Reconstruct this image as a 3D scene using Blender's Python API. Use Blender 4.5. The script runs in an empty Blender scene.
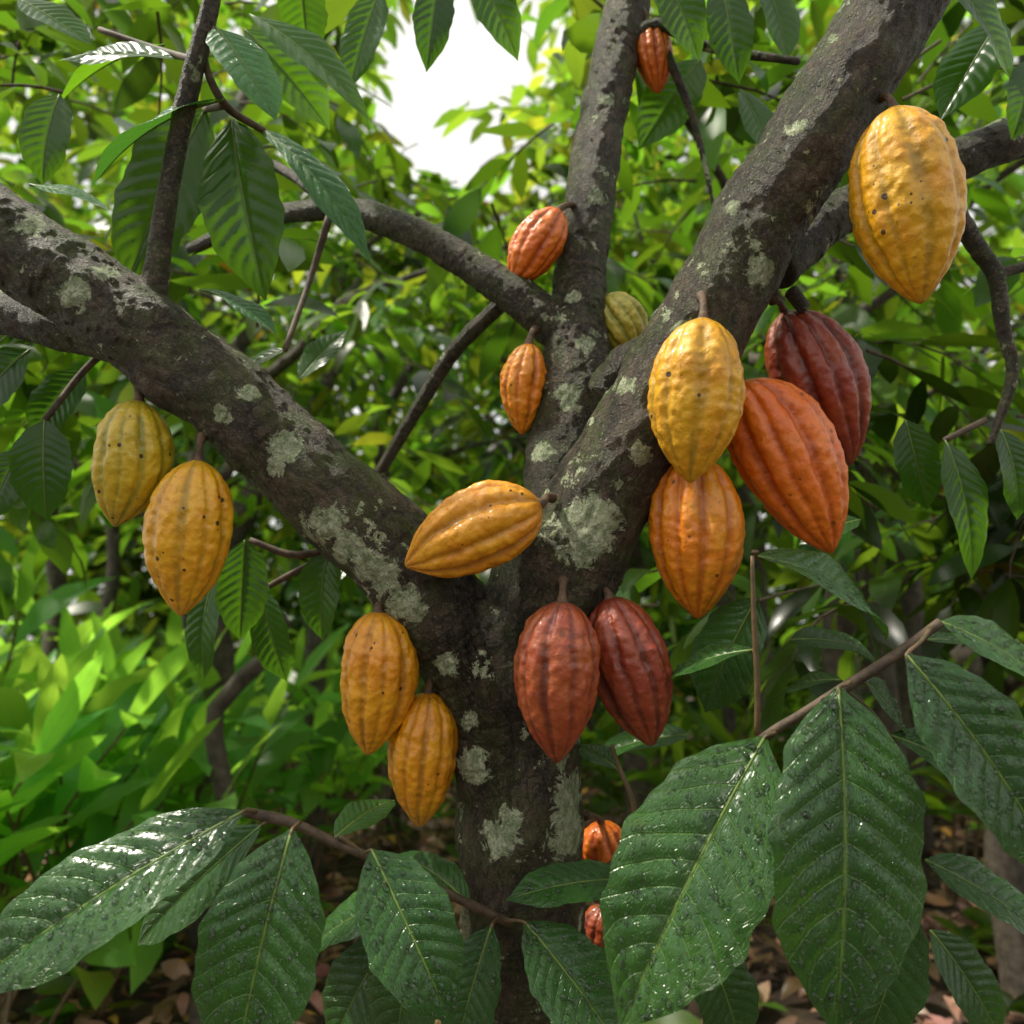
import bpy, math, random
import numpy as np
from mathutils import Vector, noise, kdtree
random.seed(7); rng=np.random.default_rng(7)
sc=bpy.context.scene
PITCH=math.radians(10); CAMP=np.array([0,0,1.3]); F=796.0
fw=np.array([0,math.cos(PITCH),math.sin(PITCH)]); upv=np.array([0,-math.sin(PITCH),math.cos(PITCH)]); rt=np.array([1.0,0,0])
def P(x,y,d): return CAMP+d*(fw+(x-512)/F*rt-(y-512)/F*upv)
def nrm(v):
    v=np.asarray(v,float); return v/(np.linalg.norm(v,axis=-1,keepdims=True)+1e-12)

# ---------------------------------------------------------------- mesh helpers
def mesh_obj(name,V,Q,mats,uv=None,attrs=None,mi=None,parent=None,smooth=True):
    me=bpy.data.meshes.new(name)
    V=np.asarray(V,np.float32); Q=np.asarray(Q,np.int32)
    me.vertices.add(len(V)); me.vertices.foreach_set('co',V.ravel())
    me.loops.add(Q.size); me.loops.foreach_set('vertex_index',Q.ravel())
    me.polygons.add(len(Q)); me.polygons.foreach_set('loop_start',np.arange(0,Q.size,4,dtype=np.int32))
    try: me.polygons.foreach_set('loop_total',np.full(len(Q),4,np.int32))
    except Exception: pass
    me.polygons.foreach_set('use_smooth',np.full(len(Q),smooth))
    for m in mats: me.materials.append(m)
    if mi is not None: me.polygons.foreach_set('material_index',np.asarray(mi,np.int32))
    me.update(calc_edges=True)
    if uv is not None:
        l=me.uv_layers.new(name='UVMap'); l.data.foreach_set('uv',np.asarray(uv,np.float32)[Q.ravel()].ravel())
    for k,a in (attrs or {}).items():
        at=me.attributes.new(k,'FLOAT_COLOR','POINT'); a=np.asarray(a,np.float32)
        if a.shape[1]==3: a=np.hstack([a,np.ones((len(a),1),np.float32)])
        at.data.foreach_set('color',a.ravel())
    o=bpy.data.objects.new(name,me); sc.collection.objects.link(o)
    if parent: o.parent=parent
    return o
def empty(name):
    o=bpy.data.objects.new(name,None); o.empty_display_size=.1; sc.collection.objects.link(o); return o
def catmull(p,sub):
    p=np.asarray(p,float); out=[]
    q=np.vstack([2*p[0]-p[1],p,2*p[-1]-p[-2]])
    for i in range(1,len(q)-2):
        for k in range(sub):
            t=k/sub; a,b,c,d=q[i-1],q[i],q[i+1],q[i+2]
            out.append(.5*((2*b)+(-a+c)*t+(2*a-5*b+4*c-d)*t*t+(-a+3*b-3*c+d)*t**3))
    out.append(p[-1]); return np.array(out)
def tube(pts,rad,ns=10,sub=4,lump=0.0,cap=True):
    pr=np.hstack([np.asarray(pts,float),np.asarray(rad,float)[:,None]])
    if sub>1: pr=catmull(pr,sub)
    p=pr[:,:3]; r=np.maximum(pr[:,3],1e-4)
    T=nrm(np.gradient(p,axis=0))
    a=np.array([0,0,1.0]) if abs(T[0][2])<.9 else np.array([1.0,0,0])
    n=nrm(np.cross(T[0],a)); V=[]; ang=np.linspace(0,2*np.pi,ns,endpoint=False)
    for i in range(len(p)):
        n=nrm(n-np.dot(n,T[i])*T[i]); b=np.cross(T[i],n)
        ring=p[i]+r[i]*(np.cos(ang)[:,None]*n+np.sin(ang)[:,None]*b)
        if lump:
            for k in range(ns):
                s=noise.noise(Vector(ring[k]*14))*lump+noise.noise(Vector(ring[k]*35))*lump*.4
                ring[k]=p[i]+(ring[k]-p[i])*(1+s)
        V.append(ring)
    m=len(p)
    if cap:
        V=[p[0]+(V[0]-p[0])*.02-T[0]*r[0]*.3]+V+[p[-1]+(V[-1]-p[-1])*.02+T[-1]*r[-1]*.3]; m+=2
    V=np.vstack(V); Q=[]
    k=np.arange(ns); k2=(k+1)%ns
    for i in range(m-1): Q.append(np.stack([i*ns+k,i*ns+k2,(i+1)*ns+k2,(i+1)*ns+k],1))
    return V,np.vstack(Q)
def joinm(lst):
    V=[];Q=[];o=0
    for v,q in lst: V.append(v);Q.append(q+o);o+=len(v)
    return np.vstack(V),np.vstack(Q)

TT=[0,.04,.1,.2,.33,.47,.6,.72,.82,.89,.94,.97,1]
WW=[0.03,.24,.5,.77,.95,1,.97,.84,.62,.40,.22,.10,.01]
def leaf_batch(B,D,N,L,W,c,f,bend,nt=6,nu=3,quilt=0.0,wave=.02,nv=11):
    n=len(B)
    t=np.array([0,.12,.36,.64,.86,1.0]) if nt==6 else np.linspace(0,1,nt)
    u=np.linspace(-1,1,nu); wp=np.interp(t,TT,WW)
    if nt>20: wp=np.convolve(np.pad(wp,2,mode='edge'),np.ones(5)/5,'valid')
    S=np.cross(D,N); T=t[None,:,None,None]; U=u[None,None,:,None]; w=wp[None,:,None,None]
    e=lambda a:np.asarray(a,float).reshape(n,1,1,-1)
    B,D,N,S,L,W,c,f,bend=map(e,(B,D,N,S,L,W,c,f,bend))
    ph=rng.uniform(0,6.28,(n,1,1,1)); au=np.abs(U)
    if nt>20: w=w*(1+.035*np.sin(T*23+ph+2*np.sign(U))+.02*np.sin(T*51+2*ph))
    pos=B+D*L*T+N*L*c*4*T*(1-T)+S*(W*.5*U*w*np.sqrt(np.clip(1-f*f*.8,.2,1))+bend*L*T*T)
    pos=pos+N*(f*W*.5*au**1.15*w+wave*L*np.sin(8*T+ph+1.7*np.sign(U))*au**2*w)
    if quilt:
        phi=nv*(T-.17*au**1.3)
        pos=pos+N*quilt*((np.abs(np.sin(np.pi*phi))**.6)*np.clip(au*5,0,1)*np.clip((1-au)*4,0,1)*w+.5*np.clip(au*8,0,1)*w)
    V=pos.reshape(-1,3)
    i=np.arange(nt-1)[:,None]*nu+np.arange(nu-1)[None,:]
    q=np.stack([i,i+1,i+nu+1,i+nu],-1).reshape(-1,4)
    Q=(q[None]+(np.arange(n)*nt*nu)[:,None,None]).reshape(-1,4)
    uv=np.stack(np.broadcast_arrays((U*.5+.5)[...,0],T[...,0]),-1)
    uv=np.broadcast_to(uv,(n,nt,nu,2)).reshape(-1,2)
    return V,Q,uv,nt*nu

# ---------------------------------------------------------------- material helpers
class MB:
    def __init__(s,name):
        s.m=bpy.data.materials.new(name); s.m.use_nodes=True; s.t=s.m.node_tree; s.t.nodes.clear()
        s.out=s.n('ShaderNodeOutputMaterial')
    def n(s,ty,ins=None,**k):
        o=s.t.nodes.new(ty)
        for a,b in k.items(): setattr(o,a,b)
        for a,b in (ins or {}).items():
            if isinstance(b,bpy.types.NodeSocket): s.t.links.new(b,o.inputs[a])
            else: o.inputs[a].default_value=b
        return o
    def math(s,op,a,b=None,c=None):
        o=s.n('ShaderNodeMath',operation=op)
        for i,v in enumerate((a,b,c)):
            if v is None: continue
            if isinstance(v,bpy.types.NodeSocket): s.t.links.new(v,o.inputs[i])
            else: o.inputs[i].default_value=v
        return o.outputs[0]
    def mr(s,v,a,b,c=0.,d=1.,smooth=True):
        return s.n('ShaderNodeMapRange',{'Value':v,'From Min':a,'From Max':b,'To Min':c,'To Max':d},interpolation_type='SMOOTHSTEP' if smooth else 'LINEAR').outputs[0]
    def mix(s,f,a,b,bt='MIX'):
        o=s.n('ShaderNodeMix',data_type='RGBA',blend_type=bt)
        for i,v in ((0,f),(6,a),(7,b)):
            if isinstance(v,bpy.types.NodeSocket): s.t.links.new(v,o.inputs[i])
            else: o.inputs[i].default_value=(v if i==0 else (*v,1) if len(v)==3 else v)
        return o.outputs[2]
    def noise(s,vec,scale,detail=4,rough=.6,dist=0):
        d={'Scale':scale,'Detail':detail,'Roughness':rough,'Distortion':dist}
        if vec is not None: d['Vector']=vec
        return s.n('ShaderNodeTexNoise',d).outputs['Fac']
    def attr(s,name): return s.n('ShaderNodeAttribute',attribute_name=name)
    def bump(s,h,st,dist,nn=None):
        d={'Height':h,'Strength':st,'Distance':dist}
        if nn is not None: d['Normal']=nn
        return s.n('ShaderNodeBump',d).outputs[0]
    def fin(s,sh): s.t.links.new(sh,s.out.inputs[0]); return s.m

def leaf_mat(name,colA,colB,trans,tf,rough=.38,hero=False,nv=11,vein=(.16,.26,.07)):
    b=MB(name); at=b.attr('col').outputs['Color']
    pos=b.n('ShaderNodeNewGeometry')
    if hero: base=b.mix(b.mr(b.noise(pos.outputs['Position'],9,3),.35,.65),colA,colB); base=b.mix(1.0,base,at,'MULTIPLY')
    else: base=b.mix(1.0,tuple((p+q)/2 for p,q in zip(colA,colB)),at,'MULTIPLY')
    uv=b.n('ShaderNodeUVMap'); sx=b.n('ShaderNodeSeparateXYZ',{0:uv.outputs[0]})
    a=b.math('ABSOLUTE',b.math('MULTIPLY_ADD',sx.outputs[0],2.,-1.))
    wob=b.math('MULTIPLY_ADD',b.noise(pos.outputs['Position'],14,2),.5,-.25) if hero else 0.
    phi=b.math('ADD',b.math('MULTIPLY',b.math('SUBTRACT',sx.outputs[1],b.math('MULTIPLY',b.math('POWER',a,1.3) if hero else a,.17)),float(nv)),b.math('MULTIPLY',wob,a) if hero else 0.)
    fr=b.math('PINGPONG',phi,.5)
    v1=b.mr(fr,.0,.06,1.,0.); v2=b.mr(a,.012,.05,1.,0.)
    vs=b.math('MAXIMUM',b.math('MULTIPLY',v1,.7),v2)
    base2=b.mix(b.math('MULTIPLY',vs,.8 if hero else .5),base,b.mix(1.0,vein,at,'MULTIPLY'))
    nor=None
    if hero:
        cv=b.n('ShaderNodeCombineXYZ',{0:b.math('MULTIPLY',a,34.),1:b.math('MULTIPLY',phi,2.2),2:sx.outputs[0]})
        vo=b.n('ShaderNodeTexVoronoi',{'Vector':cv.outputs[0],'Scale':1.},feature='DISTANCE_TO_EDGE').outputs[0]
        lad=b.mr(vo,0,.10,1,0)
        base2=b.mix(b.math('MULTIPLY',lad,.2),base2,vein)
        n2=b.noise(pos.outputs['Position'],45,3)
        h=b.math('SUBTRACT',b.math('SUBTRACT',b.math('MULTIPLY',n2,1.2),b.math('MULTIPLY',lad,.5)),b.math('MULTIPLY',vs,.9))
        nor=b.bump(h,.7,.002)
        base2=b.mix(b.mr(b.noise(pos.outputs['Position'],30,6,.75),.60,.8,0,.5),base2,(.12,.13,.03))
        base2=b.mix(b.mr(b.noise(pos.outputs['Position'],150,2,.5),.73,.76,0,.7),base2,(.10,.06,.02))
        rg=b.mr(n2,.3,.7,rough-.08,rough+.12)
    d={'Base Color':base2,'Roughness':rough,'Specular IOR Level':.8 if hero else .5}
    if hero: d['Roughness']=rg
    if nor is not None: d['Normal']=nor
    pr=b.n('ShaderNodeBsdfPrincipled',d)
    tc=b.mix(1.0,trans,at,'MULTIPLY')
    tc=b.mix(b.math('MULTIPLY',vs,.45),tc,tuple(x*.35 for x in trans))
    tr=b.n('ShaderNodeBsdfTranslucent',{'Color':tc})
    mx=b.n('ShaderNodeMixShader',{0:tf,1:pr.outputs[0],2:tr.outputs[0]})
    return b.fin(mx.outputs[0])

M_HERO=leaf_mat('cacao_leaf_front',(.014,.072,.010),(.030,.112,.014),(.14,.34,.022),.15,.22,True,11,(.13,.25,.045))
M_MID=leaf_mat('cacao_leaf',(.014,.056,.008),(.034,.094,.012),(.24,.46,.022),.38,.28,False,9)
M_BG=leaf_mat('forest_leaf',(.022,.072,.009),(.048,.112,.013),(.40,.60,.035),.42,.38,False,8)
def far_mat():
    b=MB('far_leaf'); at=b.attr('col').outputs['Color']
    d=b.n('ShaderNodeBsdfDiffuse',{'Color':b.mix(1.,(.055,.12,.016),at,'MULTIPLY')}); t=b.n('ShaderNodeBsdfTranslucent',{'Color':b.mix(1.,(.42,.60,.04),at,'MULTIPLY')})
    return b.fin(b.n('ShaderNodeMixShader',{0:.4,1:d.outputs[0],2:t.outputs[0]}).outputs[0])
M_FAR=far_mat()

def bark_mat(name,dark=1.0):
    b=MB(name); bk=b.attr('bk').outputs['Vector']; msk=b.n('ShaderNodeSeparateColor',{0:b.attr('msk').outputs['Color']})
    geo=b.n('ShaderNodeNewGeometry'); pos=geo.outputs['Position']
    n1=b.noise(bk,42,9,.75,.6); n2=b.noise(pos,230,5,.75); n3=b.noise(pos,11,5,.65); n4=b.noise(bk,80,6,.7,1.)
    ridg=b.math('ABSOLUTE',b.math('MULTIPLY_ADD',n4,2.,-1.))
    crack=b.mr(ridg,.0,.08,1,0)
    crack=b.math('MULTIPLY',crack,b.mr(n3,.40,.6,.35,1))
    c=b.mix(b.mr(n1,.38,.62),tuple(x*dark for x in(.024,.017,.011)),tuple(x*dark for x in(.165,.125,.078)))
    c=b.mix(b.mr(n3,.42,.62,0,.55),c,tuple(x*dark for x in(.058,.045,.028)))
    c=b.mix(b.mr(n2,.5,.7,0,.4),c,(.20,.16,.105))
    c=b.mix(b.math('MULTIPLY',crack,.8),c,(.012,.009,.006))
    pim=b.n('ShaderNodeTexVoronoi',{'Vector':pos,'Scale':190.}).outputs['Distance']; pm=b.mr(pim,.12,.34,1,0)
    c=b.mix(b.math('MULTIPLY',pm,.3),c,(.24,.20,.13))
    sp=b.noise(pos,130,4,.75); c=b.mix(b.math('MULTIPLY',b.mr(sp,.56,.66),b.mr(b.noise(pos,12,4),.44,.58,0,.8)),c,(.34,.37,.24))
    mo=b.math('MULTIPLY',b.mr(b.noise(pos,24,7,.72),.44,.58),b.math('ADD',msk.outputs[1],.28))
    c=b.mix(mo,c,(.07,.10,.014))
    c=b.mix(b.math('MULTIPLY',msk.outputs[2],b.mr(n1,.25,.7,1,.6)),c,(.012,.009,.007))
    ln=b.noise(pos,48,8,.75,.8)
    lf=b.math('ADD',msk.outputs[0],b.math('MULTIPLY_ADD',ln,2.4,-1.2))
    lm=b.mr(lf,.50,.56)
    rnd=b.math('ADD',b.noise(pos,19,5,.7),b.math('MULTIPLY',ln,.3)); lm2=b.mr(rnd,.765,.785)
    lm=b.math('MAXIMUM',lm,lm2)
    lc=b.mix(b.mr(b.noise(pos,90,6,.75),.35,.58),(.26,.36,.16),(.64,.70,.46))
    c=b.mix(b.math('MULTIPLY',lm,b.mr(n2,.3,.5,.6,.95)),c,lc)
    h=b.math('ADD',b.math('MULTIPLY',n1,1.5),b.math('ADD',b.math('MULTIPLY',n2,.45),b.math('MULTIPLY',pm,.25)))
    h=b.math('SUBTRACT',h,b.math('MULTIPLY',crack,.5)); h=b.math('ADD',h,b.math('MULTIPLY',lm,.12))
    nor=b.bump(h,1.0,.0095)
    rg=b.math('SUBTRACT',b.math('ADD',.48,b.math('MULTIPLY',lm,.35)),b.math('MULTIPLY',msk.outputs[2],.25))
    pr=b.n('ShaderNodeBsdfPrincipled',{'Base Color':c,'Roughness':rg,'Normal':nor,'Specular IOR Level':.5})
    return b.fin(pr.outputs[0])
M_BARK=bark_mat('cacao_bark')
def simple(name,c1,c2,scale,rough=.7,bs=.5,bd=.003):
    b=MB(name); pos=b.n('ShaderNodeNewGeometry').outputs['Position']; n=b.noise(pos,scale,7,.65)
    pr=b.n('ShaderNodeBsdfPrincipled',{'Base Color':b.mix(b.mr(n,.3,.7),c1,c2),'Roughness':rough,'Normal':b.bump(n,bs,bd)})
    return b.fin(pr.outputs[0])
M_TWIG=simple('twig_bark',(.045,.03,.018),(.13,.09,.055),60)
M_GTWIG=simple('young_twig',(.07,.06,.02),(.17,.10,.05),60,.5)
M_BGTR=simple('forest_bark',(.03,.024,.017),(.11,.09,.065),22,.8)
M_STEM=simple('pod_stalk',(.05,.03,.018),(.15,.09,.045),140,.7,.8,.002)
def drop_mat():
    b=MB('water_drop'); return b.fin(b.n('ShaderNodeBsdfPrincipled',{'Base Color':(.95,1,.95,1),'Roughness':.02,'IOR':1.45,'Specular IOR Level':1.,'Transmission Weight':1.}).outputs[0])
M_DROP=drop_mat()

def pod_mat(name,main,second,furrow,spots=.5):
    b=MB(name); pc=b.n('ShaderNodeSeparateColor',{0:b.attr('pc').outputs['Color']}); pos=b.n('ShaderNodeNewGeometry').outputs['Position']
    n1=b.noise(pos,20,6,.7); n2=b.noise(pos,110,6,.7); n3=b.noise(pos,60,4,.55,.3)
    c=b.mix(b.mr(n1,.36,.66),main,second)
    fm=b.math('MULTIPLY',b.mr(pc.outputs[0],.05,.85,1,0),b.mr(b.noise(pos,28,5,.7),.35,.6,.3,.85))
    c=b.mix(fm,c,furrow)
    c=b.mix(b.mr(n2,.5,.72,0,.45),c,tuple(x*.45 for x in second))
    c=b.mix(b.mr(n3,.55,.75,0,.3),c,tuple(min(1,x*1.2+.01) for x in main))
    ends=b.math('MAXIMUM',b.mr(pc.outputs[1],0.,.09,1,0),b.mr(pc.outputs[1],.92,1.,0,1))
    c=b.mix(b.math('MULTIPLY',ends,.55),c,furrow)
    v=b.n('ShaderNodeTexVoronoi',{'Vector':pos,'Scale':95.}); vc=b.n('ShaderNodeSeparateColor',{0:v.outputs['Color']})
    patch=b.mr(b.noise(pos,16,3),.42,.6)
    sz=b.math('MULTIPLY',b.math('MULTIPLY_ADD',b.math('POWER',vc.outputs[1],3.),.24,.10),b.math('MULTIPLY_ADD',patch,.8,.4))
    sp=b.math('MULTIPLY',b.mr(b.math('SUBTRACT',b.math('ADD',v.outputs['Distance'],b.math('MULTIPLY',n2,.14)),b.math('ADD',sz,.05)),-.01,.03,1,0),b.mr(vc.outputs[0],.55,.62))
    sp=b.math('MULTIPLY',sp,spots)
    scr=b.math('MULTIPLY',b.mr(b.noise(pos,48,9,.8,1.2),.625,.67),spots)
    c=b.mix(b.math('MAXIMUM',sp,scr),c,(.045,.020,.006))
    vw=b.n('ShaderNodeTexVoronoi',{'Vector':pos,'Scale':120.,'Smoothness':1.},feature='SMOOTH_F1').outputs['Distance']
    h=b.math('ADD',b.math('MULTIPLY',n3,.8),b.math('SUBTRACT',b.math('MULTIPLY',n2,.7),b.math('MULTIPLY',vw,.5)))
    nor=b.bump(h,.8,.003)
    pr=b.n('ShaderNodeBsdfPrincipled',{'Base Color':c,'Roughness':b.mr(n2,.3,.7,.26,.46),'Normal':nor,'Specular IOR Level':.5,'Coat Weight':.35,'Coat Roughness':.12})
    return b.fin(pr.outputs[0])
YEL=pod_mat('pod_yellow',(.82,.45,.012),(.76,.33,.009),(.37,.22,.010),.95)
YGR=pod_mat('pod_yellow_green',(.66,.46,.02),(.52,.38,.018),(.20,.21,.015),1)
GOL=pod_mat('pod_golden',(.82,.38,.009),(.74,.27,.007),(.36,.15,.008),.95)
ORA=pod_mat('pod_orange',(.80,.225,.007),(.78,.32,.010),(.40,.09,.006),.8)
ORR=pod_mat('pod_deep_orange',(.80,.20,.008),(.76,.145,.006),(.38,.055,.005),.6)
RED=pod_mat('pod_red',(.35,.055,.017),(.44,.11,.024),(.11,.017,.009),.5)
MAR=pod_mat('pod_maroon',(.27,.035,.017),(.36,.07,.020),(.08,.012,.008),.5)
GRN=pod_mat('pod_green',(.46,.42,.05),(.60,.46,.05),(.17,.21,.02),.6)

# ---------------------------------------------------------------- main cacao tree
def br(lst): # (x,y,depth,radius px)
    return [P(x,y,d) for x,y,d,r in lst],[r*d/F for x,y,d,r in lst]
trunk=[(531,1024,1.0,64),(524,930,1.0,60),(521,850,1.0,60),(518,770,1.0,61),(516,700,1.0,64),(512,640,1.0,64),(512,600,1.0,50)]
pt,rd=br(trunk); g=pt[0].copy()
pt=[np.array([g[0]+.02,g[1]+.03,-.1]),np.array([g[0]+.015,g[1]+.02,.12]),np.array([g[0]+.01,g[1]+.01,.45])]+pt; rd=[.15,.105,.085]+rd
tree=[(pt,rd,.10)]
def add(l,lump=.08):
    a,b_=br(l); tree.append((a,b_,lump))
add([(-120,150,.95,42),(0,236,.96,43),(75,284,.965,43),(150,338,.97,44),(250,420,.98,43),(345,508,.985,45),(410,572,.99,47),(455,630,1.0,50),(500,700,1.0,50),(510,760,1.,40)],.11)
add([(505,740,1.0,40),(525,660,1.0,56),(556,580,.99,58),(600,500,.98,50),(655,405,.97,47),(716,303,.96,45),(771,203,.95,45),(836,100,.94,45),(905,-8,.93,44),(965,-110,.92,43)],.11)
add([(545,640,1.02,30),(556,540,1.05,36),(566,460,1.08,39),(573,400,1.10,38),(577,335,1.12,31),(581,270,1.15,25),(590,200,1.18,24),(602,120,1.22,23),(617,50,1.26,22),(632,-10,1.3,21),(650,-90,1.35,19)])
add([(577,350,1.12,22),(545,318,1.12,21),(500,285,1.13,18),(460,258,1.15,16),(415,234,1.17,15),(360,213,1.2,13),(305,211,1.24,10),(250,222,1.3,8),(190,250,1.38,6)])
add([(590,420,1.09,22),(625,372,1.04,22),(660,352,1.0,22),(690,340,.98,20)])
add([(775,270,1.0,22),(820,225,1.05,23),(870,200,1.08,21),(930,170,1.1,20),(1030,133,1.12,20),(1140,100,1.15,18)])
add([(130,345,1.0,20),(70,330,1.03,20),(0,312,1.06,21),(-90,290,1.1,20)])
add([(153,318,.965,18),(155,285,.965,13),(163,225,.962,10.5),(176,150,.955,10),(190,85,.95,10),(206,25,.94,9),(222,-50,.93,8)],.05)
add([(340,212,1.2,9),(300,180,1.25,6),(260,160,1.3,5),(215,150,1.35,4)],.03)
add([(500,305,1.18,8),(455,350,1.25,8),(420,405,1.3,7),(378,475,1.35,6)],.03)
add([(935,175,1.1,8),(975,245,1.12,9),(995,275,1.12,8),(1003,330,1.12,7),(1012,375,1.12,6),(990,445,1.13,4)],.03)
add([(790,290,.99,8),(805,310,.99,7)],.03)
add([(995,275,1.12,6),(1040,262,1.12,5)],.03)
add([(615,60,1.26,9),(655,25,1.24,7),(710,48,1.22,5),(800,62,1.2,4)],.03)
add([(665,50,1.24,5),(690,110,1.24,4),(706,170,1.24,3),(715,215,1.24,2)],.03)
parts=[tube(a,b_,28,6,l) for a,b_,l in tree]
V,Q=joinm(parts)
tmp=mesh_obj('tmp_tree',V,Q,[])
rm=tmp.modifiers.new('r','REMESH'); rm.mode='VOXEL'; rm.voxel_size=.0030
sm=tmp.modifiers.new('s','SMOOTH'); sm.iterations=6; sm.factor=.5
dg=bpy.context.evaluated_depsgraph_get()
me=bpy.data.meshes.new_from_object(tmp.evaluated_get(dg)); bpy.data.objects.remove(tmp)
nv_=len(me.vertices); co=np.empty(nv_*3,np.float32); me.vertices.foreach_get('co',co); co=co.reshape(-1,3).astype(float)
no=np.empty(nv_*3,np.float32); me.vertices.foreach_get('normal',no); no=no.reshape(-1,3)
cp=[];ct=[]
for a,b_,l in tree:
    c=catmull(np.array(a),10); T=nrm(np.gradient(c,axis=0)); cp.append(c);ct.append(T)
cp=np.vstack(cp);ct=np.vstack(ct)
kd=kdtree.KDTree(len(cp))
for i,c in enumerate(cp): kd.insert(Vector(c),i)
kd.balance()
idx=np.array([kd.find(Vector(c))[1] for c in co])
ax=ct[idx]; sgn=np.where(ax[:,2:3]<0,-1,1); ax=ax*sgn
al=np.sum(co*ax,1,keepdims=True)
bk=(co-ax*al)+ax*al*.5
disp=np.array([noise.noise(Vector(b_*34))*.0028+noise.noise(Vector(b_*85))*.0020+noise.noise(Vector(b_*170))*.0013+abs(noise.noise(Vector(c*16)))*.006 for b_,c in zip(bk,co)])
rad=np.linalg.norm(co-cp[idx],axis=1); disp*=np.clip(rad/.04,.15,1)
for (x,y,d,r,h) in [(152,300,.93,20,.006),(700,215,.9,14,.006),(640,420,.9,16,.005),(500,690,.93,22,.007),(470,620,.94,20,.006),(585,385,1.05,14,.006),(565,455,1.03,14,.004),(300,470,.93,16,.005),(850,45,.88,16,.006),(535,800,.93,18,.006),(230,400,.92,14,.005),(575,600,.92,16,.008),(800,45,.9,9,.012),(560,270,1.1,9,.005)]:
    c=P(x,y,d); R=r*d/F; dd=np.linalg.norm(co-c,axis=1); disp+=h*np.exp(-(dd/R)**2)
co2=co+no*disp[:,None]; me.vertices.foreach_set('co',co2.astype(np.float32).ravel())
msk=np.zeros((nv_,4)); msk[:,3]=1
LICH=[(586,530,.92,27),(328,525,.93,17),(345,545,.93,16),(368,565,.93,16),(385,578,.93,15),(405,602,.94,15),(286,447,.93,15),(276,465,.93,10),(250,395,.94,9),(75,293,.91,13),(102,268,.92,9),(762,266,.9,13),(735,200,.9,8),(500,838,.93,16),(474,765,.94,15),(572,795,.95,18),(570,835,.95,18),(566,815,.95,16),(447,662,.95,11),(626,385,.93,9),(585,348,1.08,9),(572,300,1.1,7),(686,330,.91,9),(420,610,.95,9),(545,455,1.04,10),(30,225,.92,10),(795,130,.9,8),(640,455,.92,10),(596,200,1.15,8),(605,105,1.2,7),(470,720,.95,8),(510,815,.93,10),(570,400,1.06,12),(225,415,.93,8)]
for x,y,d,r in LICH:
    c=P(x,y,d); R=r*1.3*d/F; q=co-c; q[:,1]*=.45; dd=np.linalg.norm(q,axis=1)/R
    msk[:,0]=np.maximum(msk[:,0],np.clip(1.2-dd*.75,0,1)*(dd<1.6))
msk[:,1]=np.clip(.25+.75*np.clip(no[:,2]*1.3,0,1),0,1)*.85
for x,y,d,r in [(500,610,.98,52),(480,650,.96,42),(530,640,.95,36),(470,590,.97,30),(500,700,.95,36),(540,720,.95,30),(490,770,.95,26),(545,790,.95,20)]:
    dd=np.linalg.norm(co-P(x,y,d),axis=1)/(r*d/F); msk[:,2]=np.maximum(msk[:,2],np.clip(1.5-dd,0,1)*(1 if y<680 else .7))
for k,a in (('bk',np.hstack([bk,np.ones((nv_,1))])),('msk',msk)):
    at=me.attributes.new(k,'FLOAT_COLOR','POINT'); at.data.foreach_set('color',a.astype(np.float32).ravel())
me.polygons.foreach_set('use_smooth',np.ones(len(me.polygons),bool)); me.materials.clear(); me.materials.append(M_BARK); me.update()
TREE=bpy.data.objects.new('cacao_tree',me); sc.collection.objects.link(TREE)

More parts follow.
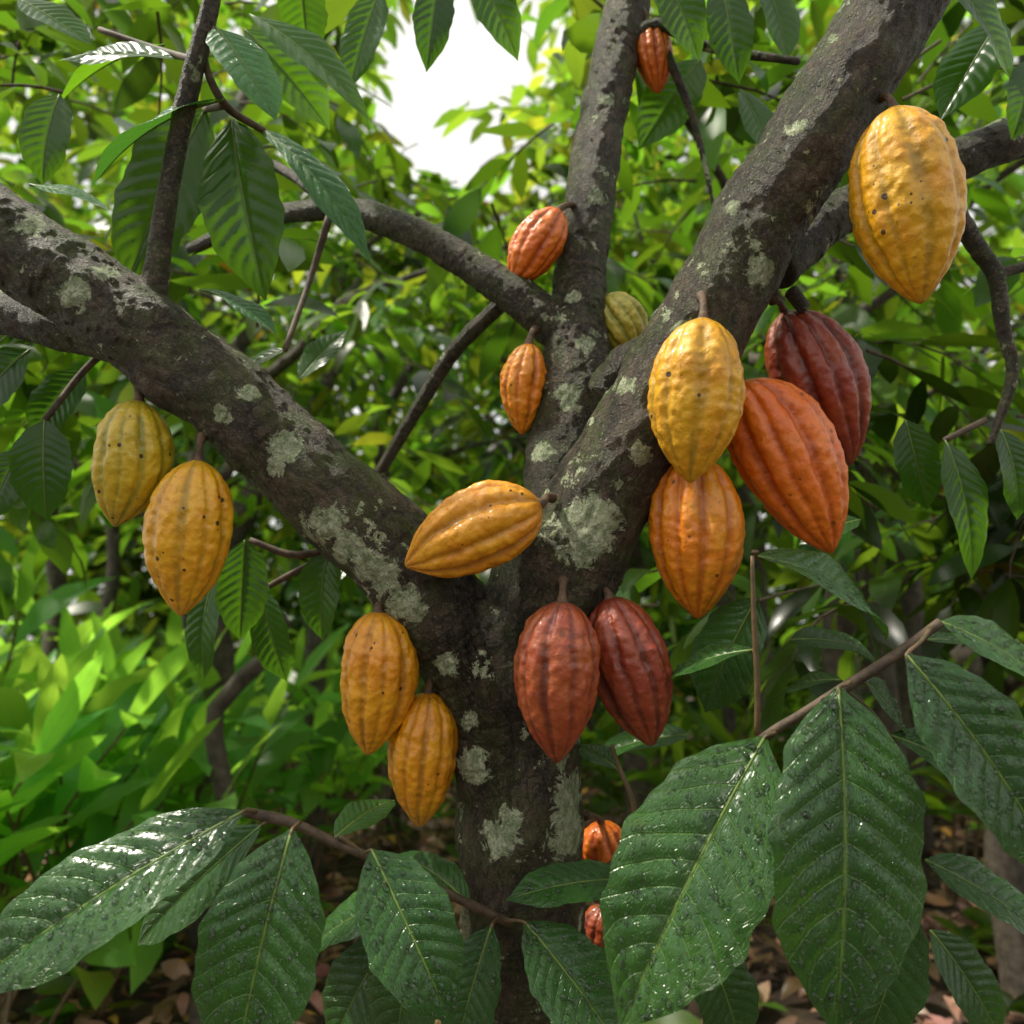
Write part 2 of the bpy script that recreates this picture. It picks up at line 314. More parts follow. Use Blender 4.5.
# ---------------------------------------------------------------- pods
PT=[0,.012,.03,.07,.14,.25,.36,.45,.56,.68,.79,.87,.93,.97,.99,1]
PR=[0.10,.20,.36,.56,.76,.93,.995,1,.96,.85,.67,.48,.30,.16,.09,.01]
def pod(top,tip,w,mat,stalk,ridge=1.0,belly=0.0,spin=None):
    (x0,y0,d0),(x1,y1,d1)=top,tip; A=P(x0,y0,d0); Bp=P(x1,y1,d1); ax=Bp-A; L=np.linalg.norm(ax); ax=ax/L
    W=.95*w*(d0+d1)/2/F; ns=150; nl=110
    t=(1-np.cos(np.linspace(0,np.pi,nl)))/2*.6+np.linspace(0,1,nl)*.4
    sh=rng.uniform(-.05,.06); r=np.interp(t**(1+sh),PT,PR); 
    for _ in range(2): r[1:-1]=(r[:-2]+2*r[1:-1]+r[2:])/4
    th=np.linspace(0,2*np.pi,ns,endpoint=False); 
    sp=rng.uniform(0,6.28) if spin is None else spin
    off=rng.uniform(-50,50,3); V=[];C=[]
    n=nrm(np.cross(ax,[0.3,1,.2])); bb=np.cross(ax,n)
    bd=rng.uniform(-1,1,2)*.035*L
    fade=np.clip(np.minimum(t/.08,(1-t)/.04),0,1)
    for i in range(nl):
        cen=A+ax*L*t[i]+(n*bd[0]+bb*bd[1])*4*t[i]*(1-t[i])
        wv=.10*np.sin(2*th+off[1])+.05*noise.noise(Vector((t[i]*6,off[0],0)))
        a5=((th+sp+wv)*5/(2*np.pi))%1.0; d5=np.minimum(a5,1-a5); d5b=np.abs(a5-.5)
        fur=np.exp(-(d5/.12)**2); fur2=np.exp(-(d5b/.085)**2)
        prof=1-.135*ridge*fur-.085*ridge*fur2
        ridg=1-np.clip(fur+.75*fur2,0,1)
        tw=th+.10*math.sin(3*t[i]+off[0])
        pf=1+(prof-1)*fade[i]
        dirs=np.cos(tw)[:,None]*n+np.sin(tw)[:,None]*bb
        R=W*.5*r[i]*pf*1.03
        for k in range(ns):
            q=Vector(dirs[k]*R[k]+ax*L*t[i])+Vector(off)
            R[k]+= (noise.noise(q*130)*.0015+noise.noise(q*62)*.0019+noise.noise(q*18)*.0022)*fade[i]*(.35+.65*r[i])
        V.append(cen+dirs*R[:,None])
        C.append(np.stack([ridg,np.full(ns,t[i]),np.full(ns,.5)],1))
    V=np.vstack(V);C=np.vstack(C); k=np.arange(ns);k2=(k+1)%ns
    Q=np.vstack([np.stack([i*ns+k,i*ns+k2,(i+1)*ns+k2,(i+1)*ns+k],1) for i in range(nl-1)])
    nq=len(Q)
    S=P(*stalk); mid=(S+A)/2+np.array([0,-.004,.004])
    v2,q2=tube([S,mid,A-ax*.003,A+ax*.006],[.0070,.0042,.0052,.0095],12,4,.15)
    VV,QQ=joinm([(V,Q),(v2,q2)]); C=np.vstack([C,np.zeros((len(v2),3))])
    mesh_obj('cacao_pod',VV,QQ,[mat,M_STEM],attrs={'pc':C},mi=[0]*nq+[1]*len(q2))
pod((139,400,.96),(115,527,.96),77,YGR,(138,378,.97),.7)
pod((199,460,.94),(181,616,.94),86,YEL,(203,436,.95),.65)
pod((378,611,.95),(368,755,.95),80,GOL,(385,590,.97),.8)
pod((428,692,.97),(420,827,.97),72,GOL,(440,660,.98),.8)
pod((541,503,.90),(405,566,.90),88,GOL,(552,498,.94),1.2)
pod((562,601,.86),(557,763,.86),87,RED,(563,580,.92),.8)
pod((609,597,.93),(652,746,.92),84,MAR,(598,588,.96),.85)
pod((703,318,.875),(690,483,.875),96,YEL,(702,296,.91),.8)
pod((693,455,.95),(698,619,.94),98,ORA,(690,430,.96),1.0)
pod((742,382,.95),(832,553,.93),102,ORR,(722,358,.97),1.0)
pod((784,312,1.02),(850,466,1.02),92,MAR,(772,300,1.0),1.0)
pod((893,108,.88),(921,304,.88),108,YEL,(879,98,.91),.7)
pod((560,210,1.12),(512,284,1.12),52,ORR,(578,208,1.16),1.0)
pod((529,343,1.08),(522,435,1.08),48,ORA,(535,330,1.1),.9)
pod((604,296,1.14),(644,362,1.14),54,GRN,(594,290,1.14),1.0)
pod((648,25,1.26),(658,94,1.26),40,ORR,(640,8,1.27),1.0)
pod((600,822,1.08),(612,884,1.08),50,ORR,(585,815,1.04),1.0)
pod((603,905,1.12),(598,965,1.12),44,RED,(580,895,1.04),1.0)

# ---------------------------------------------------------------- hero leaves
def drops(grid,n,nt,nu,Nd):
    V=[];Q=[];o=0; G=grid.reshape(nt,nu,3); ns=8
    for _ in range(Nd):
        i=random.uniform(3,nt-6); j=random.uniform(1.5,nu-2.5); i0=int(i);j0=int(j);a=i-i0;b=j-j0
        p=G[i0,j0]*(1-a)*(1-b)+G[i0+1,j0]*a*(1-b)+G[i0,j0+1]*(1-a)*b+G[i0+1,j0+1]*a*b
        tu=nrm(G[i0+1,j0]-G[i0,j0]); tv=G[i0,j0+1]-G[i0,j0]; nn=nrm(np.cross(tu,tv)); 
        if np.dot(nn,n)<0: nn=-nn
        tv=np.cross(nn,tu); R=random.choice([.0008,.0010,.0012,.0015,.0018,.0023,.0031])*random.uniform(.8,1.2)
        ang=np.linspace(0,2*np.pi,ns,endpoint=False); rr=[(1,-.1),(.94,.28),(.62,.56),(.05,.7)]
        el=random.uniform(.85,1.4)
        for r_,h in rr: V.append(p+R*(r_*np.cos(ang)[:,None]*tu*el+r_*np.sin(ang)[:,None]*tv+h*nn))
        k=np.arange(ns);k2=(k+1)%ns
        for m in range(3): Q.append(np.stack([o+m*ns+k,o+m*ns+k2,o+(m+1)*ns+k2,o+(m+1)*ns+k],1))
        o+=4*ns
    return np.vstack(V),np.vstack(Q)
def hero(parent,base,tip,w,hint=(0,-.75,.65),c=.06,f=.12,bend=0,nd=0,col=(1,1,1),mat=None,pet=None,quilt=.0034):
    A=P(*base);T=P(*tip);D=T-A;L=np.linalg.norm(D);D=D/L
    N=np.array(hint,float);N=nrm(N-np.dot(N,D)*D); W=w*(base[2]+tip[2])/2/F
    nt,nu=96,25
    V,Q,uv,_=leaf_batch([A],[D],[N],[L],[W],[c],[f],[bend],nt,nu,quilt*L/.25,.024)
    C=np.tile(np.array(col,float),(len(V),1)); mi=[0]*len(Q); lst=[(V,Q)]
    if pet is None: pet=tuple()
    if len(pet)==3:
        S=P(*pet); m=(S+A)/2+N*.004
        v,q=tube([S,m,A,A+D*L*.05],[.0024,.0019,.0018,.0012],8,3); lst.append((v,q)); mi+=[1]*len(q); 
    ts=np.linspace(.0,.93,14); G=V.reshape(nt,nu,3)
    mid=[G[int(t*(nt-1)),nu//2]+N*.0001 for t in ts]
    v,q=tube(mid,list(np.linspace(.0017,.0004,14)),6,1); lst.append((v,q)); mi+=[2]*len(q)
    if nd:
        v,q=drops(V,N,nt,nu,int(nd*2.8)); lst.append((v,q)); mi+=[3]*len(q)
    VV,QQ=joinm(lst); ex=len(VV)-len(V)
    C=np.vstack([C,np.ones((ex,3))]); uv=np.vstack([uv,np.zeros((ex,2))])
    mesh_obj('leaf',VV,QQ,[mat or M_HERO,M_GTWIG,M_RIB,M_DROP],uv=uv,attrs={'col':C},mi=mi,parent=parent)
M_RIB=simple('leaf_midrib',(.10,.17,.03),(.18,.25,.05),80,.45,.1,.001)
def twigobj(parent,pts,mat=M_TWIG,name='twig'):
    a,b_=br(pts); v,q=tube(a,b_,10,5,.1); mesh_obj(name,v,q,[mat],parent=parent)

BR_=empty('cacao_branch')
twigobj(BR_,[(940,622,.80,5),(900,652,.80,5.5),(850,684,.80,5.5),(800,715,.81,5),(765,737,.82,5),(700,790,.86,5),(640,845,.92,6),(590,885,.99,7)])
twigobj(BR_,[(757,735,.83,3),(757,680,.83,3),(754,620,.83,2.6),(752,556,.83,2)],M_GTWIG)
twigobj(BR_,[(640,845,.92,4),(632,800,.92,3),(618,765,.93,2.5),(612,745,.93,2)],M_GTWIG)
hero(BR_,(764,738,.80),(612,1022,.74),150,(-.15,-.85,.5),.05,.10,-.03,150,(1.05,1.05,1),pet=(775,733,.81))
hero(BR_,(838,688,.76),(845,1036,.70),158,(.05,-.9,.45),.04,.10,.03,190,(1,1.02,1),pet=(850,682,.79))
hero(BR_,(906,655,.74),(1060,880,.72),112,(-.25,-.7,.65),.06,.08,0,110,(.95,1.05,1.05),pet=(930,628,.79))
hero(BR_,(940,622,.80),(1085,720,.80),78,(-.2,-.6,.8),.07,.1,0,60,(1.1,1.1,1),pet=(930,628,.8))
hero(BR_,(890,735,.86),(1045,838,.88),80,(-.1,-.6,.75),.08,.1,0,20,(.8,.9,.9),pet=(845,690,.81))
hero(BR_,(925,640,.86),(1050,690,.95),55,(0,-.4,.9),.08,.1,0,10,(1.1,1.1,1),pet=(930,628,.8))
hero(BR_,(925,860,.95),(1060,950,.93),66,(0,-.6,.8),.06,.12,0,40,(.8,.95,.9))
hero(BR_,(865,682,.88),(905,742,.9),60,(.2,-.6,.7),.06,.15,0,20,(.9,.95,1),pet=(850,684,.8))
hero(BR_,(756,556,.86),(885,640,.95),62,(.1,-.7,.7),.10,.18,.02,25,(1.25,1.3,1.2),pet=(753,552,.83))
hero(BR_,(790,640,.93),(880,665,.98),45,(0,-.6,.75),.1,.1,0,0,(1.2,1.2,1))
hero(BR_,(757,598,.92),(705,712,.95),78,(-.3,-.7,.6),.05,.1,0,0,(1.0,1.1,1),pet=(755,600,.83))
hero(BR_,(754,650,.86),(655,690,.92),48,(-.1,-.4,.9),.08,.1,0,15,(1.2,1.15,1.2),pet=(756,655,.83))
hero(BR_,(840,680,.9),(770,705,.97),38,(0,-.5,.85),.1,.1,0,0,(1,1,1))
hero(BR_,(770,760,.95),(690,820,1.0),70,(0,-.7,.7),.06,.1,0,0,(.9,1,1))
hero(BR_,(905,900,.93),(860,1050,.93),80,(.3,-.8,.5),.06,.1,0,0,(.7,.85,.8))
hero(BR_,(700,930,.95),(742,1050,.95),66,(0,-.8,.5),.06,.1,0,0,(.8,.95,.8))
hero(BR_,(930,930,1.05),(1000,1040,1.05),60,(0,-.8,.5),.06,.1,0,0,(.75,.9,.8))
hero(BR_,(632,880,.90),(507,902,.86),56,(0,-.55,.85),.07,.05,.02,25,(1,1.1,1),pet=(640,868,.92))
hero(BR_,(618,770,.95),(575,745,1.0),32,(0,-.4,.9),.06,.1,0,0,(1.1,1.1,1))
hero(BR_,(690,735,1.05),(590,760,1.1),55,(0,-.4,.9),.06,.1,0,0,(.9,1,1))
BL_=empty('cacao_branch')
twigobj(BL_,[(245,812,.82,5),(290,822,.83,5),(330,840,.84,4.5),(365,855,.85,4.5),(430,885,.88,4.5),(500,918,.92,5),(540,935,.97,6)])
twigobj(BL_,[(365,855,.85,3),(340,836,.84,3)],M_GTWIG)
hero(BL_,(242,812,.80),(-45,1010,.72),108,(.1,-.75,.65),.06,.08,.04,130,(.95,1.0,1.05),pet=(256,812,.82))
hero(BL_,(292,830,.78),(228,1085,.73),120,(.1,-.85,.5),.05,.08,-.02,130,(.95,1.03,1),pet=(300,822,.82))
hero(BL_,(262,825,.86),(140,950,.88),62,(.3,-.6,.6),.06,.15,.03,15,(1.2,1.3,1.0),pet=(280,818,.83))
hero(BL_,(372,850,.82),(455,1022,.76),92,(-.1,-.8,.6),.08,.1,.02,70,(1.0,1.08,1.05),pet=(362,854,.84))
hero(BL_,(492,925,.88),(455,1060,.86),62,(-.2,-.8,.5),.06,.1,0,25,(.9,1,1),pet=(498,918,.91))
hero(BL_,(525,922,.86),(628,1062,.80),84,(.1,-.8,.6),.07,.1,0,60,(1,1.05,1.05),pet=(505,920,.9))
hero(BL_,(470,905,.9),(395,855,.98),40,(0,-.5,.85),.1,.1,0,0,(1.1,1.1,1))
hero(BL_,(430,890,.95),(310,950,1.02),62,(0,-.6,.75),.08,.1,0,0,(1.1,1.2,1))
hero(BL_,(425,905,.93),(395,1060,.93),84,(-.2,-.8,.4),.06,.12,0,0,(.8,.95,.9))
hero(BL_,(335,838,.88),(395,800,.98),40,(0,-.5,.85),.06,.1,0,0,(1.2,1.2,1))
hero(BL_,(395,930,1.0),(330,1050,1.0),70,(-.2,-.8,.4),.06,.12,0,0,(.8,.9,.9))

# curated leaves hanging from the tree top (mid distance)
CAN=empty('cacao_leaf_spray')
CANL=[ # base, tip, width, hint, colour
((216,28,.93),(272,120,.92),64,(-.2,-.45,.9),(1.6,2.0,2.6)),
((225,100,.96),(92,190,.98),58,(.1,-.6,.8),(1.5,1.9,2.4)),
((232,120,1.0),(268,300,1.0),82,(-.2,-.9,.3),(.9,1.05,.9)),
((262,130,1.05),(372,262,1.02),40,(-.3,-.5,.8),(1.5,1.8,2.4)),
((205,110,1.1),(125,285,1.12),85,(.3,-.9,.3),(.7,.8,.7)),
((60,95,1.1),(40,185,1.1),50,(.2,-.9,.3),(.8,.95,.8)),
((165,45,1.15),(55,110,1.15),50,(.1,-.5,.8),(1.3,1.5,1)),
((190,60,1.05),(60,60,1.12),48,(.1,-.8,.5),(1.3,1.5,1)),
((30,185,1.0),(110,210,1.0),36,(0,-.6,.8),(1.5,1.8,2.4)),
((250,15,1.1),(370,120,1.1),56,(-.1,-.7,.7),(1.3,1.5,1)),
((245,30,1.15),(330,130,1.2),60,(-.2,-.8,.5),(1.2,1.4,1)),
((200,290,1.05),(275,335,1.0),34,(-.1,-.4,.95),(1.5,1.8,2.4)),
((300,380,1.25),(345,330,1.3),36,(.1,-.6,.8),(1,1.2,1)),
((20,0,1.1),(90,45,1.1),48,(0,-.7,.6),(1.1,1.3,1)),
((440,-30,1.2),(425,72,1.2),40,(.2,-.9,.3),(.6,.8,.6)),
((470,-40,1.25),(520,60,1.25),42,(-.2,-.9,.3),(1.1,1.3,1)),
((300,-30,1.15),(310,60,1.2),48,(0,-.9,.3),(.9,1.1,.9)),
((380,-10,1.3),(350,90,1.3),44,(0,-.9,.3),(1,1.2,1)),
((660,-30,1.2),(700,60,1.2),46,(-.2,-.9,.3),(1,1.2,1)),
((720,-20,1.2),(735,85,1.2),44,(-.2,-.9,.3),(.8,1,1)),
((760,-30,1.25),(790,60,1.25),50,(.2,-.9,.3),(.9,1.1,1)),
((700,60,1.3),(640,150,1.3),54,(.2,-.8,.4),(1.1,1.3,1)),
((740,90,1.3),(770,160,1.3),46,(.2,-.8,.4),(.9,1.1,1)),
((950,-20,1.05),(1010,80,1.05),62,(.2,-.8,.4),(.9,1.1,1)),
((1000,20,1.1),(940,120,1.1),56,(-.2,-.8,.4),(.8,1.0,1)),
((1030,60,1.05),(1010,140,1.05),46,(.2,-.8,.4),(.7,.9,.9)),
((945,440,1.1),(968,580,1.1),50,(.2,-.9,.3),(.9,1.1,.9)),
((905,420,1.15),(925,510,1.15),45,(-.2,-.9,.3),(.6,.75,.7)),
((1000,430,1.1),(1015,520,1.1),50,(.2,-.9,.3),(.7,.9,.8)),
((860,520,1.2),(800,545,1.2),32,(.2,-.6,.6),(1,1.2,1)),
((45,420,1.05),(50,520,1.05),60,(.1,-.9,.3),(.6,.8,.6)),
((20,450,1.1),(-10,520,1.1),50,(.1,-.9,.3),(.6,.8,.6)),
((245,540,1.1),(240,640,1.1),50,(.3,-.9,.3),(.7,.9,.7)),
((215,575,1.15),(203,680,1.15),44,(-.3,-.9,.3),(.8,1,.8)),
((262,590,1.2),(290,680,1.2),44,(-.3,-.9,.3),(.8,1,.8)),
((330,545,1.1),(322,640,1.1),50,(-.3,-.9,.3),(.9,1.1,.8)),
((355,560,1.15),(300,600,1.15),42,(-.3,-.7,.5),(.9,1.1,.8)),
((285,350,1.1),(200,405,1.15),40,(0,-.7,.6),(.8,1,.8)),
((30,350,1.1),(-30,420,1.1),56,(.2,-.9,.3),(.6,.8,.6)),
((85,370,1.15),(35,440,1.15),50,(.2,-.9,.3),(.6,.8,.6)),
]
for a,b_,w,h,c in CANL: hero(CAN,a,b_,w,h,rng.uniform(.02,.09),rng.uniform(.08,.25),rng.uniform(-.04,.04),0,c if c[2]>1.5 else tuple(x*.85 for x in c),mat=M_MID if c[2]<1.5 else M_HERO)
for l in [[(216,28,.93,3),(205,60,.95,3.5),(225,105,.97,4),(262,130,1.05,3.5),(290,150,1.1,3)],[(200,62,.95,4),(160,50,1.1,3),(100,30,1.15,3)],[(225,105,.97,4),(205,110,1.1,3)],[(250,540,1.1,3),(300,555,1.1,4),(370,535,1.1,4)],[(945,440,1.1,3),(985,420,1.12,3)],[(45,420,1.05,3),(85,370,1.1,3.5),(120,340,1.1,4)],[(250,600,1.15,3),(280,580,1.12,3),(340,550,1.1,4)],[(285,350,1.1,3),(310,280,1.2,3),(330,215,1.2,4)]]: twigobj(CAN,l)

# ---------------------------------------------------------------- procedural foliage
class Fol:
    def __init__(s): s.s=[]; s.t=[]
    def leaf(s,B,D,L,wr=.34,up=None,col=(1,1,1),c=None):
        D=nrm(D); up=np.array([0,0,1.0]) if up is None else up
        N=up+rng.normal(0,.35,3); N=nrm(N-np.dot(N,D)*D)
        s.s.append((B,D,N,L,L*wr,rng.uniform(.0,.14) if c is None else c,rng.uniform(0,.3),rng.uniform(-.08,.08),col))
    def twig(s,p,d,length,n,Lm,r=.004,droop=.12,colf=None,down=.55):
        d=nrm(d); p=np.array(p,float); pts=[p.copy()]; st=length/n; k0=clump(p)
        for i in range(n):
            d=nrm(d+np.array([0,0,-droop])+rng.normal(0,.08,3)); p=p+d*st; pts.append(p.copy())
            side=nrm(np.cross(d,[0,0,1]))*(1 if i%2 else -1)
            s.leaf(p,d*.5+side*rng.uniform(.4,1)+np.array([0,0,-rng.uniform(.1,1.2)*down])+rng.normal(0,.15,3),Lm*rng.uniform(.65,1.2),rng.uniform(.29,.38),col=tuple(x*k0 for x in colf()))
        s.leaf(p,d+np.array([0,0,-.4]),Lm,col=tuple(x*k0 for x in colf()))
        s.t.append(tube(pts,list(np.linspace(r,r*.4,len(pts))),5,1,cap=False))
    def build(s,name,mat,tm,parent=None):
        a=list(zip(*s.s)); V,Q,uv,k=leaf_batch(*[np.array(x) for x in a[:8]])
        C=np.repeat(np.array(a[8]),k,axis=0)
        o=mesh_obj(name,V,Q,[mat],uv=uv,attrs={'col':C},parent=parent)
        if s.t:
            v,q=joinm(s.t); mesh_obj('branches',v,q,[tm],parent=o if parent is None else parent)
        return o
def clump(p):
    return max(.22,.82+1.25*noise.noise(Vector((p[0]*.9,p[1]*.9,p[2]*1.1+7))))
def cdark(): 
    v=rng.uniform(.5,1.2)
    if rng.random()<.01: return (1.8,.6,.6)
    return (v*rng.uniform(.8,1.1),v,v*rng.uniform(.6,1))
def cbright():
    v=rng.uniform(.6,1.4); y=rng.uniform(1.0,1.4) if rng.random()<.18 else rng.uniform(.62,1.0)
    if rng.random()<.006: return (1.2,.5,.8)
    return (v*y,v,v*.9)
def cfresh():
    v=rng.uniform(.8,1.4); return (v*rng.uniform(.7,.95),v,v*1.4)
def opening(p):
    k=p[1]; q=((p[0]+.065*k)/(.13*k))**2+((p[2]-1.3-.90*k)/(.28*k))**2
    return q+1.1*noise.noise(Vector((p[0]*1.3/k*6,3.1,p[2]/k*7)))<1

fo=Fol()
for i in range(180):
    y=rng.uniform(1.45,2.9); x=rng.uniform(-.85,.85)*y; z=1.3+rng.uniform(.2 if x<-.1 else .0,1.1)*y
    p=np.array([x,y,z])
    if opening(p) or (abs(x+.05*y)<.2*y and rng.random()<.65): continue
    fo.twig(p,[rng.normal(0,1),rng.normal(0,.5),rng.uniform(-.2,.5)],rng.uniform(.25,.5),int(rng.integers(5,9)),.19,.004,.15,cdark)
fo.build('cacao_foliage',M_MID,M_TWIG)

def bgtree(x,y,h,nl=5,ntw=11,Lm=.22,r=.06,colf=cbright,mat=M_BG):
    root=empty('cacao_tree'); fo=Fol(); tb=[]
    tp=[np.array([x,y,-.1])]
    for i in range(1,7): tp.append(np.array([x+rng.normal(0,.03)*i*.6,y+rng.normal(0,.03)*i*.6,h*i/6]))
    tb.append(tube(tp,list(np.linspace(r*1.3,r*.7,7)),10,3,.08))
    for i in range(nl):
        s=tp[-1] if i<3 else tp[int(rng.integers(4,6))]; az=i*2*np.pi/nl+rng.uniform(-.4,.4); d=nrm([math.cos(az),math.sin(az),rng.uniform(.5,1.1)])
        ln=rng.uniform(1.3,2.3); p=s.copy(); pts=[p.copy()]
        for k in range(8):
            d=nrm(d+rng.normal(0,.12,3)+np.array([0,0,-.05])); p=p+d*ln/8; pts.append(p.copy())
            if p[1]<1.7: break
        tb.append(tube(pts,list(np.linspace(r*.5,r*.06,len(pts))),8,2,.08))
        for k in range(ntw):
            q=pts[int(rng.integers(min(2,len(pts)-1),len(pts)))]; 
            if opening(q): continue
            if q[0]<-.1 and q[2]<1.3+.2*q[1]: continue
            fo.twig(q,[rng.normal(0,1),rng.normal(0,1),rng.uniform(-.4,.7)],rng.uniform(.4,.9),int(rng.integers(7,12)),Lm,.005,.1,colf)
    v,q=joinm(tb); mesh_obj('trunk_and_limbs',v,q,[M_BGTR],parent=root)
    if fo.s: fo.build('leaves',mat,M_TWIG,parent=root)
for (x,y,h) in [(-1.35,3.8,2.6),(1.9,3.2,1.7),(.7,4.6,2.6),(-2.9,5.0,3.1),(3.1,4.6,2.1),(-.9,6.2,3.6),(2.0,6.4,3.4),(-3.6,7.0,3.9),(4.6,7.2,3.2),(.4,8.0,4.6),(-2.2,3.1,2.8),(1.2,2.9,2.4),(-1.2,5.0,3.8),(2.2,4.8,3.7),(.3,6.0,4.6)]:
    bgtree(x,y,h)

# upper canopy, with clumps and gaps
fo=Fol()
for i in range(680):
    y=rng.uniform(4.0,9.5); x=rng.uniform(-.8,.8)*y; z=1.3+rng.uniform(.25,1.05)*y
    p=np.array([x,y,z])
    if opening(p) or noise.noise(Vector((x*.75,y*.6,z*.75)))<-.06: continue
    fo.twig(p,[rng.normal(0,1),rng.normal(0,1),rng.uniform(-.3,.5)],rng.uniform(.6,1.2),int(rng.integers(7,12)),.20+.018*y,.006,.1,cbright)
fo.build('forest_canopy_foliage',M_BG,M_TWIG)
fo=Fol()
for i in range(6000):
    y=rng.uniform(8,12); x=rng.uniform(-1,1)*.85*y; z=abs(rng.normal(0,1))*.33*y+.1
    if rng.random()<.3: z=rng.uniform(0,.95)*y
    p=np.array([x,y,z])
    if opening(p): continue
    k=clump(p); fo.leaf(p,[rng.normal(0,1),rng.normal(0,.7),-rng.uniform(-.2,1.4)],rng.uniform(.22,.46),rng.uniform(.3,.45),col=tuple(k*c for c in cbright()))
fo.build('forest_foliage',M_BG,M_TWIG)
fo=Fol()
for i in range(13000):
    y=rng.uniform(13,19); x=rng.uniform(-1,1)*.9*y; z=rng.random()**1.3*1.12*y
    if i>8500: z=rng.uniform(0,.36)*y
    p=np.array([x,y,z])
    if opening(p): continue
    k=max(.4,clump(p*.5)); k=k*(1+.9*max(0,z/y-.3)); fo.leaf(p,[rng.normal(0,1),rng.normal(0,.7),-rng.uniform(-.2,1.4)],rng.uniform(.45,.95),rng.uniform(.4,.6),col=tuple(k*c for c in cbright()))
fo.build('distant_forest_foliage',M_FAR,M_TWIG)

# understory plants (ginger-like)
def ginger(x,y,h,n=7,Lm=.40,colf=cfresh,kr=(.9,1.5),wr=.24,k0=3):
    fo=Fol(); kk=rng.uniform(*kr)
    for i in range(n):
        az=rng.uniform(0,6.28); lean=rng.uniform(.05,.4); p=np.array([x+rng.normal(0,.1),y+rng.normal(0,.1),-.02]); hh=h*rng.uniform(.6,1.05)
        d=nrm([math.cos(az)*lean,math.sin(az)*lean,1]); pts=[p.copy()]; m=9
        for k in range(m):
            d=nrm(d+np.array([math.cos(az),math.sin(az),0])*.05); p=p+d*hh/m; pts.append(p.copy())
            if k>k0:
                s=(1 if k%2 else -1); sd=nrm(np.cross(d,[math.cos(az+.4),math.sin(az+.4),.2]))*s
                fo.leaf(p,sd*1.0+d*rng.uniform(.3,1.0)+np.array([0,0,-.1]),Lm*rng.uniform(.7,1.2),wr,col=tuple(kk*c for c in colf()),c=.12)
        fo.leaf(p,d,Lm,.2,col=tuple(kk*c for c in colf()),c=.05)
        fo.t.append(tube(pts,list(np.linspace(.009,.004,len(pts))),6,1,cap=False))
    fo.build('ginger_plant',M_BG,M_GTWIG)
for (x,y,h) in [(-1.95,3.2,1.35),(-1.62,3.2,1.2),(-2.3,3.7,1.6),(-1.75,3.9,1.4),(-1.35,4.0,1.2),(-2.7,4.4,1.7),(-1.1,4.6,1.15),(-2.1,4.7,1.6),(-1.95,2.8,1.2),(-1.65,2.75,1.0)]: ginger(x,y,h,10,.42,kr=(1.5,2.3),wr=.28)
for i in range(24):
    y=rng.uniform(4.6,8); x=-rng.uniform(.1,.8)*y
    ginger(x,y,rng.uniform(.7,1.1)+.07*y,kr=(1.0,1.8))
for i in range(12):
    y=rng.uniform(4.5,7.5); x=rng.uniform(.1,.8)*y
    ginger(x,y,rng.uniform(.7,1.2),colf=cdark)
fo=Fol()
for i in range(520):
    y=rng.uniform(2.4,9.5); x=rng.uniform(-.85,.85)*y; 
    if y<4.9 and rng.random()<.7: continue
    h=rng.uniform(.05,.8)*(1.15 if y>4.9 else .35)
    p=np.array([x,y,h]); k=int(rng.integers(6,12)); kc=clump(p*1.6)*1.3
    for j in range(k):
        az=rng.uniform(0,6.28); fo.leaf(p,[math.cos(az),math.sin(az),rng.uniform(-.5,.5)],rng.uniform(.1,.26),rng.uniform(.3,.5),col=tuple(kc*c for c in (cbright() if x<0 else cdark())))
    fo.t.append(tube([np.array([x+rng.normal(0,.03),y,-.02]),p],[.004,.003],5,1,cap=False))
fo.build('undergrowth_foliage',M_BG,M_GTWIG)
for (x,y,r,h) in [(-1.02,2.9,.035,2.4),(-1.9,5.2,.07,5),(1.4,5.5,.07,5),(2.7,5.6,.09,6),(-3.4,8.5,.12,8),(3.9,9,.13,8),(.9,9.5,.1,8)]:
    pts=[np.array([x+rng.normal(0,.02)*k,y,-.1+h*k/8]) for k in range(9)]
    v,q=tube(pts,list(np.linspace(r*1.2,r*.6,9)),14,3,.07); mesh_obj('forest_tree_trunk',v,q,[M_BGTR])

# ---------------------------------------------------------------- ground and litter
def grid(x0,x1,y0,y1,n,f):
    X=np.linspace(x0,x1,n);Y=np.linspace(y0,y1,n);XX,YY=np.meshgrid(X,Y)
    Z=np.array([f(a,b) for a,b in zip(XX.ravel(),YY.ravel())]); V=np.stack([XX.ravel(),YY.ravel(),Z],1)
    i=np.arange(n-1)[:,None]*n+np.arange(n-1)[None]; return V,np.stack([i,i+1,i+n+1,i+n],-1).reshape(-1,4)
def gz(x,y): return .05*noise.noise(Vector((x*.7,y*.7,0)))+.02*noise.noise(Vector((x*3,y*3,3)))
M_SOIL=simple('forest_soil',(.025,.016,.01),(.09,.055,.034),9,.85,.8,.03)
V,Q=grid(-150,150,-60,240,240,gz); mesh_obj('ground',V,Q,[M_SOIL])
def litter_mat():
    b=MB('dry_leaf'); at=b.attr('col').outputs['Color']; pos=b.n('ShaderNodeNewGeometry').outputs['Position']
    n=b.noise(pos,30,4); c=b.mix(1.,b.mix(n,(.22,.12,.075),(.45,.30,.20)),at,'MULTIPLY')
    return b.fin(b.n('ShaderNodeBsdfPrincipled',{'Base Color':c,'Roughness':.4}).outputs[0])
fo=Fol()
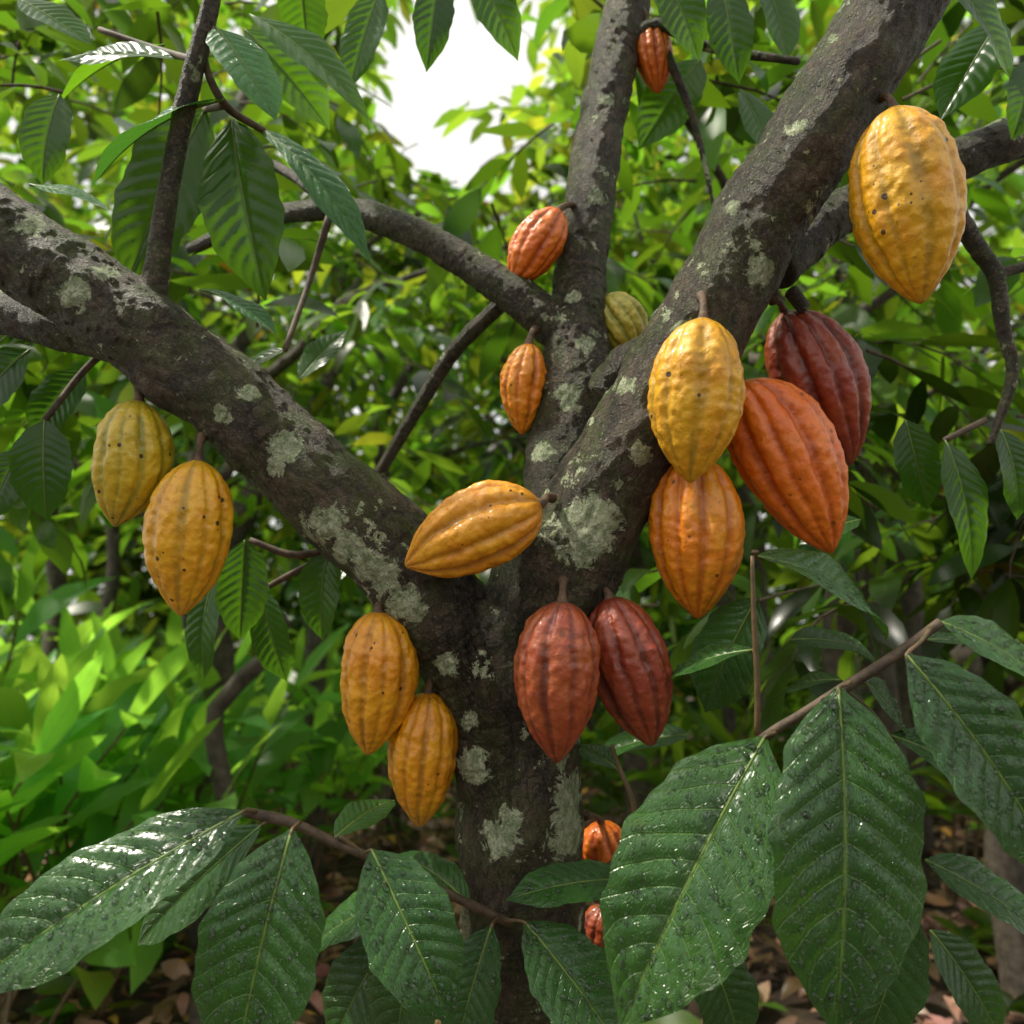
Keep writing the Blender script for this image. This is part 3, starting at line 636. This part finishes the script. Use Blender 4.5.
for i in range(8500):
    y=1.2+8.5*rng.random()**1.3; x=rng.uniform(-.9,.9)*(y+.4); az=rng.uniform(0,6.28); v=rng.uniform(.3,1.3); 
    col=(v,v*rng.uniform(.7,1),v*rng.uniform(.6,1))
    if rng.random()<.03: col=(2.0,1.7,.5)
    fo.leaf(np.array([x,y,gz(x,y)+rng.uniform(.01,.05)]),[math.cos(az),math.sin(az),rng.normal(0,.3)],rng.uniform(.07,.17),rng.uniform(.3,.55),col=col,c=rng.uniform(-.15,.3))
fo.build('leaf_litter',litter_mat(),M_TWIG)

# ---------------------------------------------------------------- light, sky, camera
el=math.radians(59); az=math.radians(-92)   # azimuth from +Y toward +X
sv=Vector((math.sin(az)*math.cos(el),math.cos(az)*math.cos(el),math.sin(el)))
w=bpy.data.worlds.new('World'); sc.world=w; w.use_nodes=True; nt=w.node_tree
bg=nt.nodes['Background']; sky=nt.nodes.new('ShaderNodeTexSky'); sky.sky_type='NISHITA'; sky.sun_disc=False
sky.sun_elevation=el; sky.sun_rotation=az; sky.air_density=1.0; sky.dust_density=4.0; sky.ozone_density=.6
hs=nt.nodes.new('ShaderNodeHueSaturation'); hs.inputs['Saturation'].default_value=.35
nt.links.new(sky.outputs[0],hs.inputs['Color'])
# bright cloud noise added to whiten the sky and lift the fill light
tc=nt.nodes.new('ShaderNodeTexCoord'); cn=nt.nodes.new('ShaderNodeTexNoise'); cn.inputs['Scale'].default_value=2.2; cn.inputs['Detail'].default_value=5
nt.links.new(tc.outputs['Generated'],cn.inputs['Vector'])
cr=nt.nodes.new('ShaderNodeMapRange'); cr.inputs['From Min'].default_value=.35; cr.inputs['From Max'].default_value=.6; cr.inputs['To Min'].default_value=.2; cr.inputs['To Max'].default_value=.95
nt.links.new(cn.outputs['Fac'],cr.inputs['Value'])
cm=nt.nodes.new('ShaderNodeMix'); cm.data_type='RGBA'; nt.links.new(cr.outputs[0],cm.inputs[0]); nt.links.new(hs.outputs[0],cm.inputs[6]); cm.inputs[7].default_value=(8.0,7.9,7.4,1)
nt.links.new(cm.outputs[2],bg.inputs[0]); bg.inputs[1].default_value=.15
sd=bpy.data.lights.new('sun','SUN'); sd.energy=4.8; sd.angle=math.radians(3); sd.color=(1,.94,.80)
so=bpy.data.objects.new('sun',sd); so.rotation_euler=sv.to_track_quat('Z','Y').to_euler(); so.location=(0,0,10); sc.collection.objects.link(so)
cd=bpy.data.cameras.new('camera'); cd.lens=28; cd.sensor_width=36; cd.clip_start=.02; cd.clip_end=600
cd.dof.use_dof=True; cd.dof.focus_distance=.90; cd.dof.aperture_fstop=4.0
co_=bpy.data.objects.new('camera',cd); co_.location=CAMP; co_.rotation_euler=(math.radians(90)+PITCH,0,0); sc.collection.objects.link(co_)
sc.camera=co_
sc.view_settings.view_transform='Standard'; sc.view_settings.look='None'; sc.view_settings.exposure=0
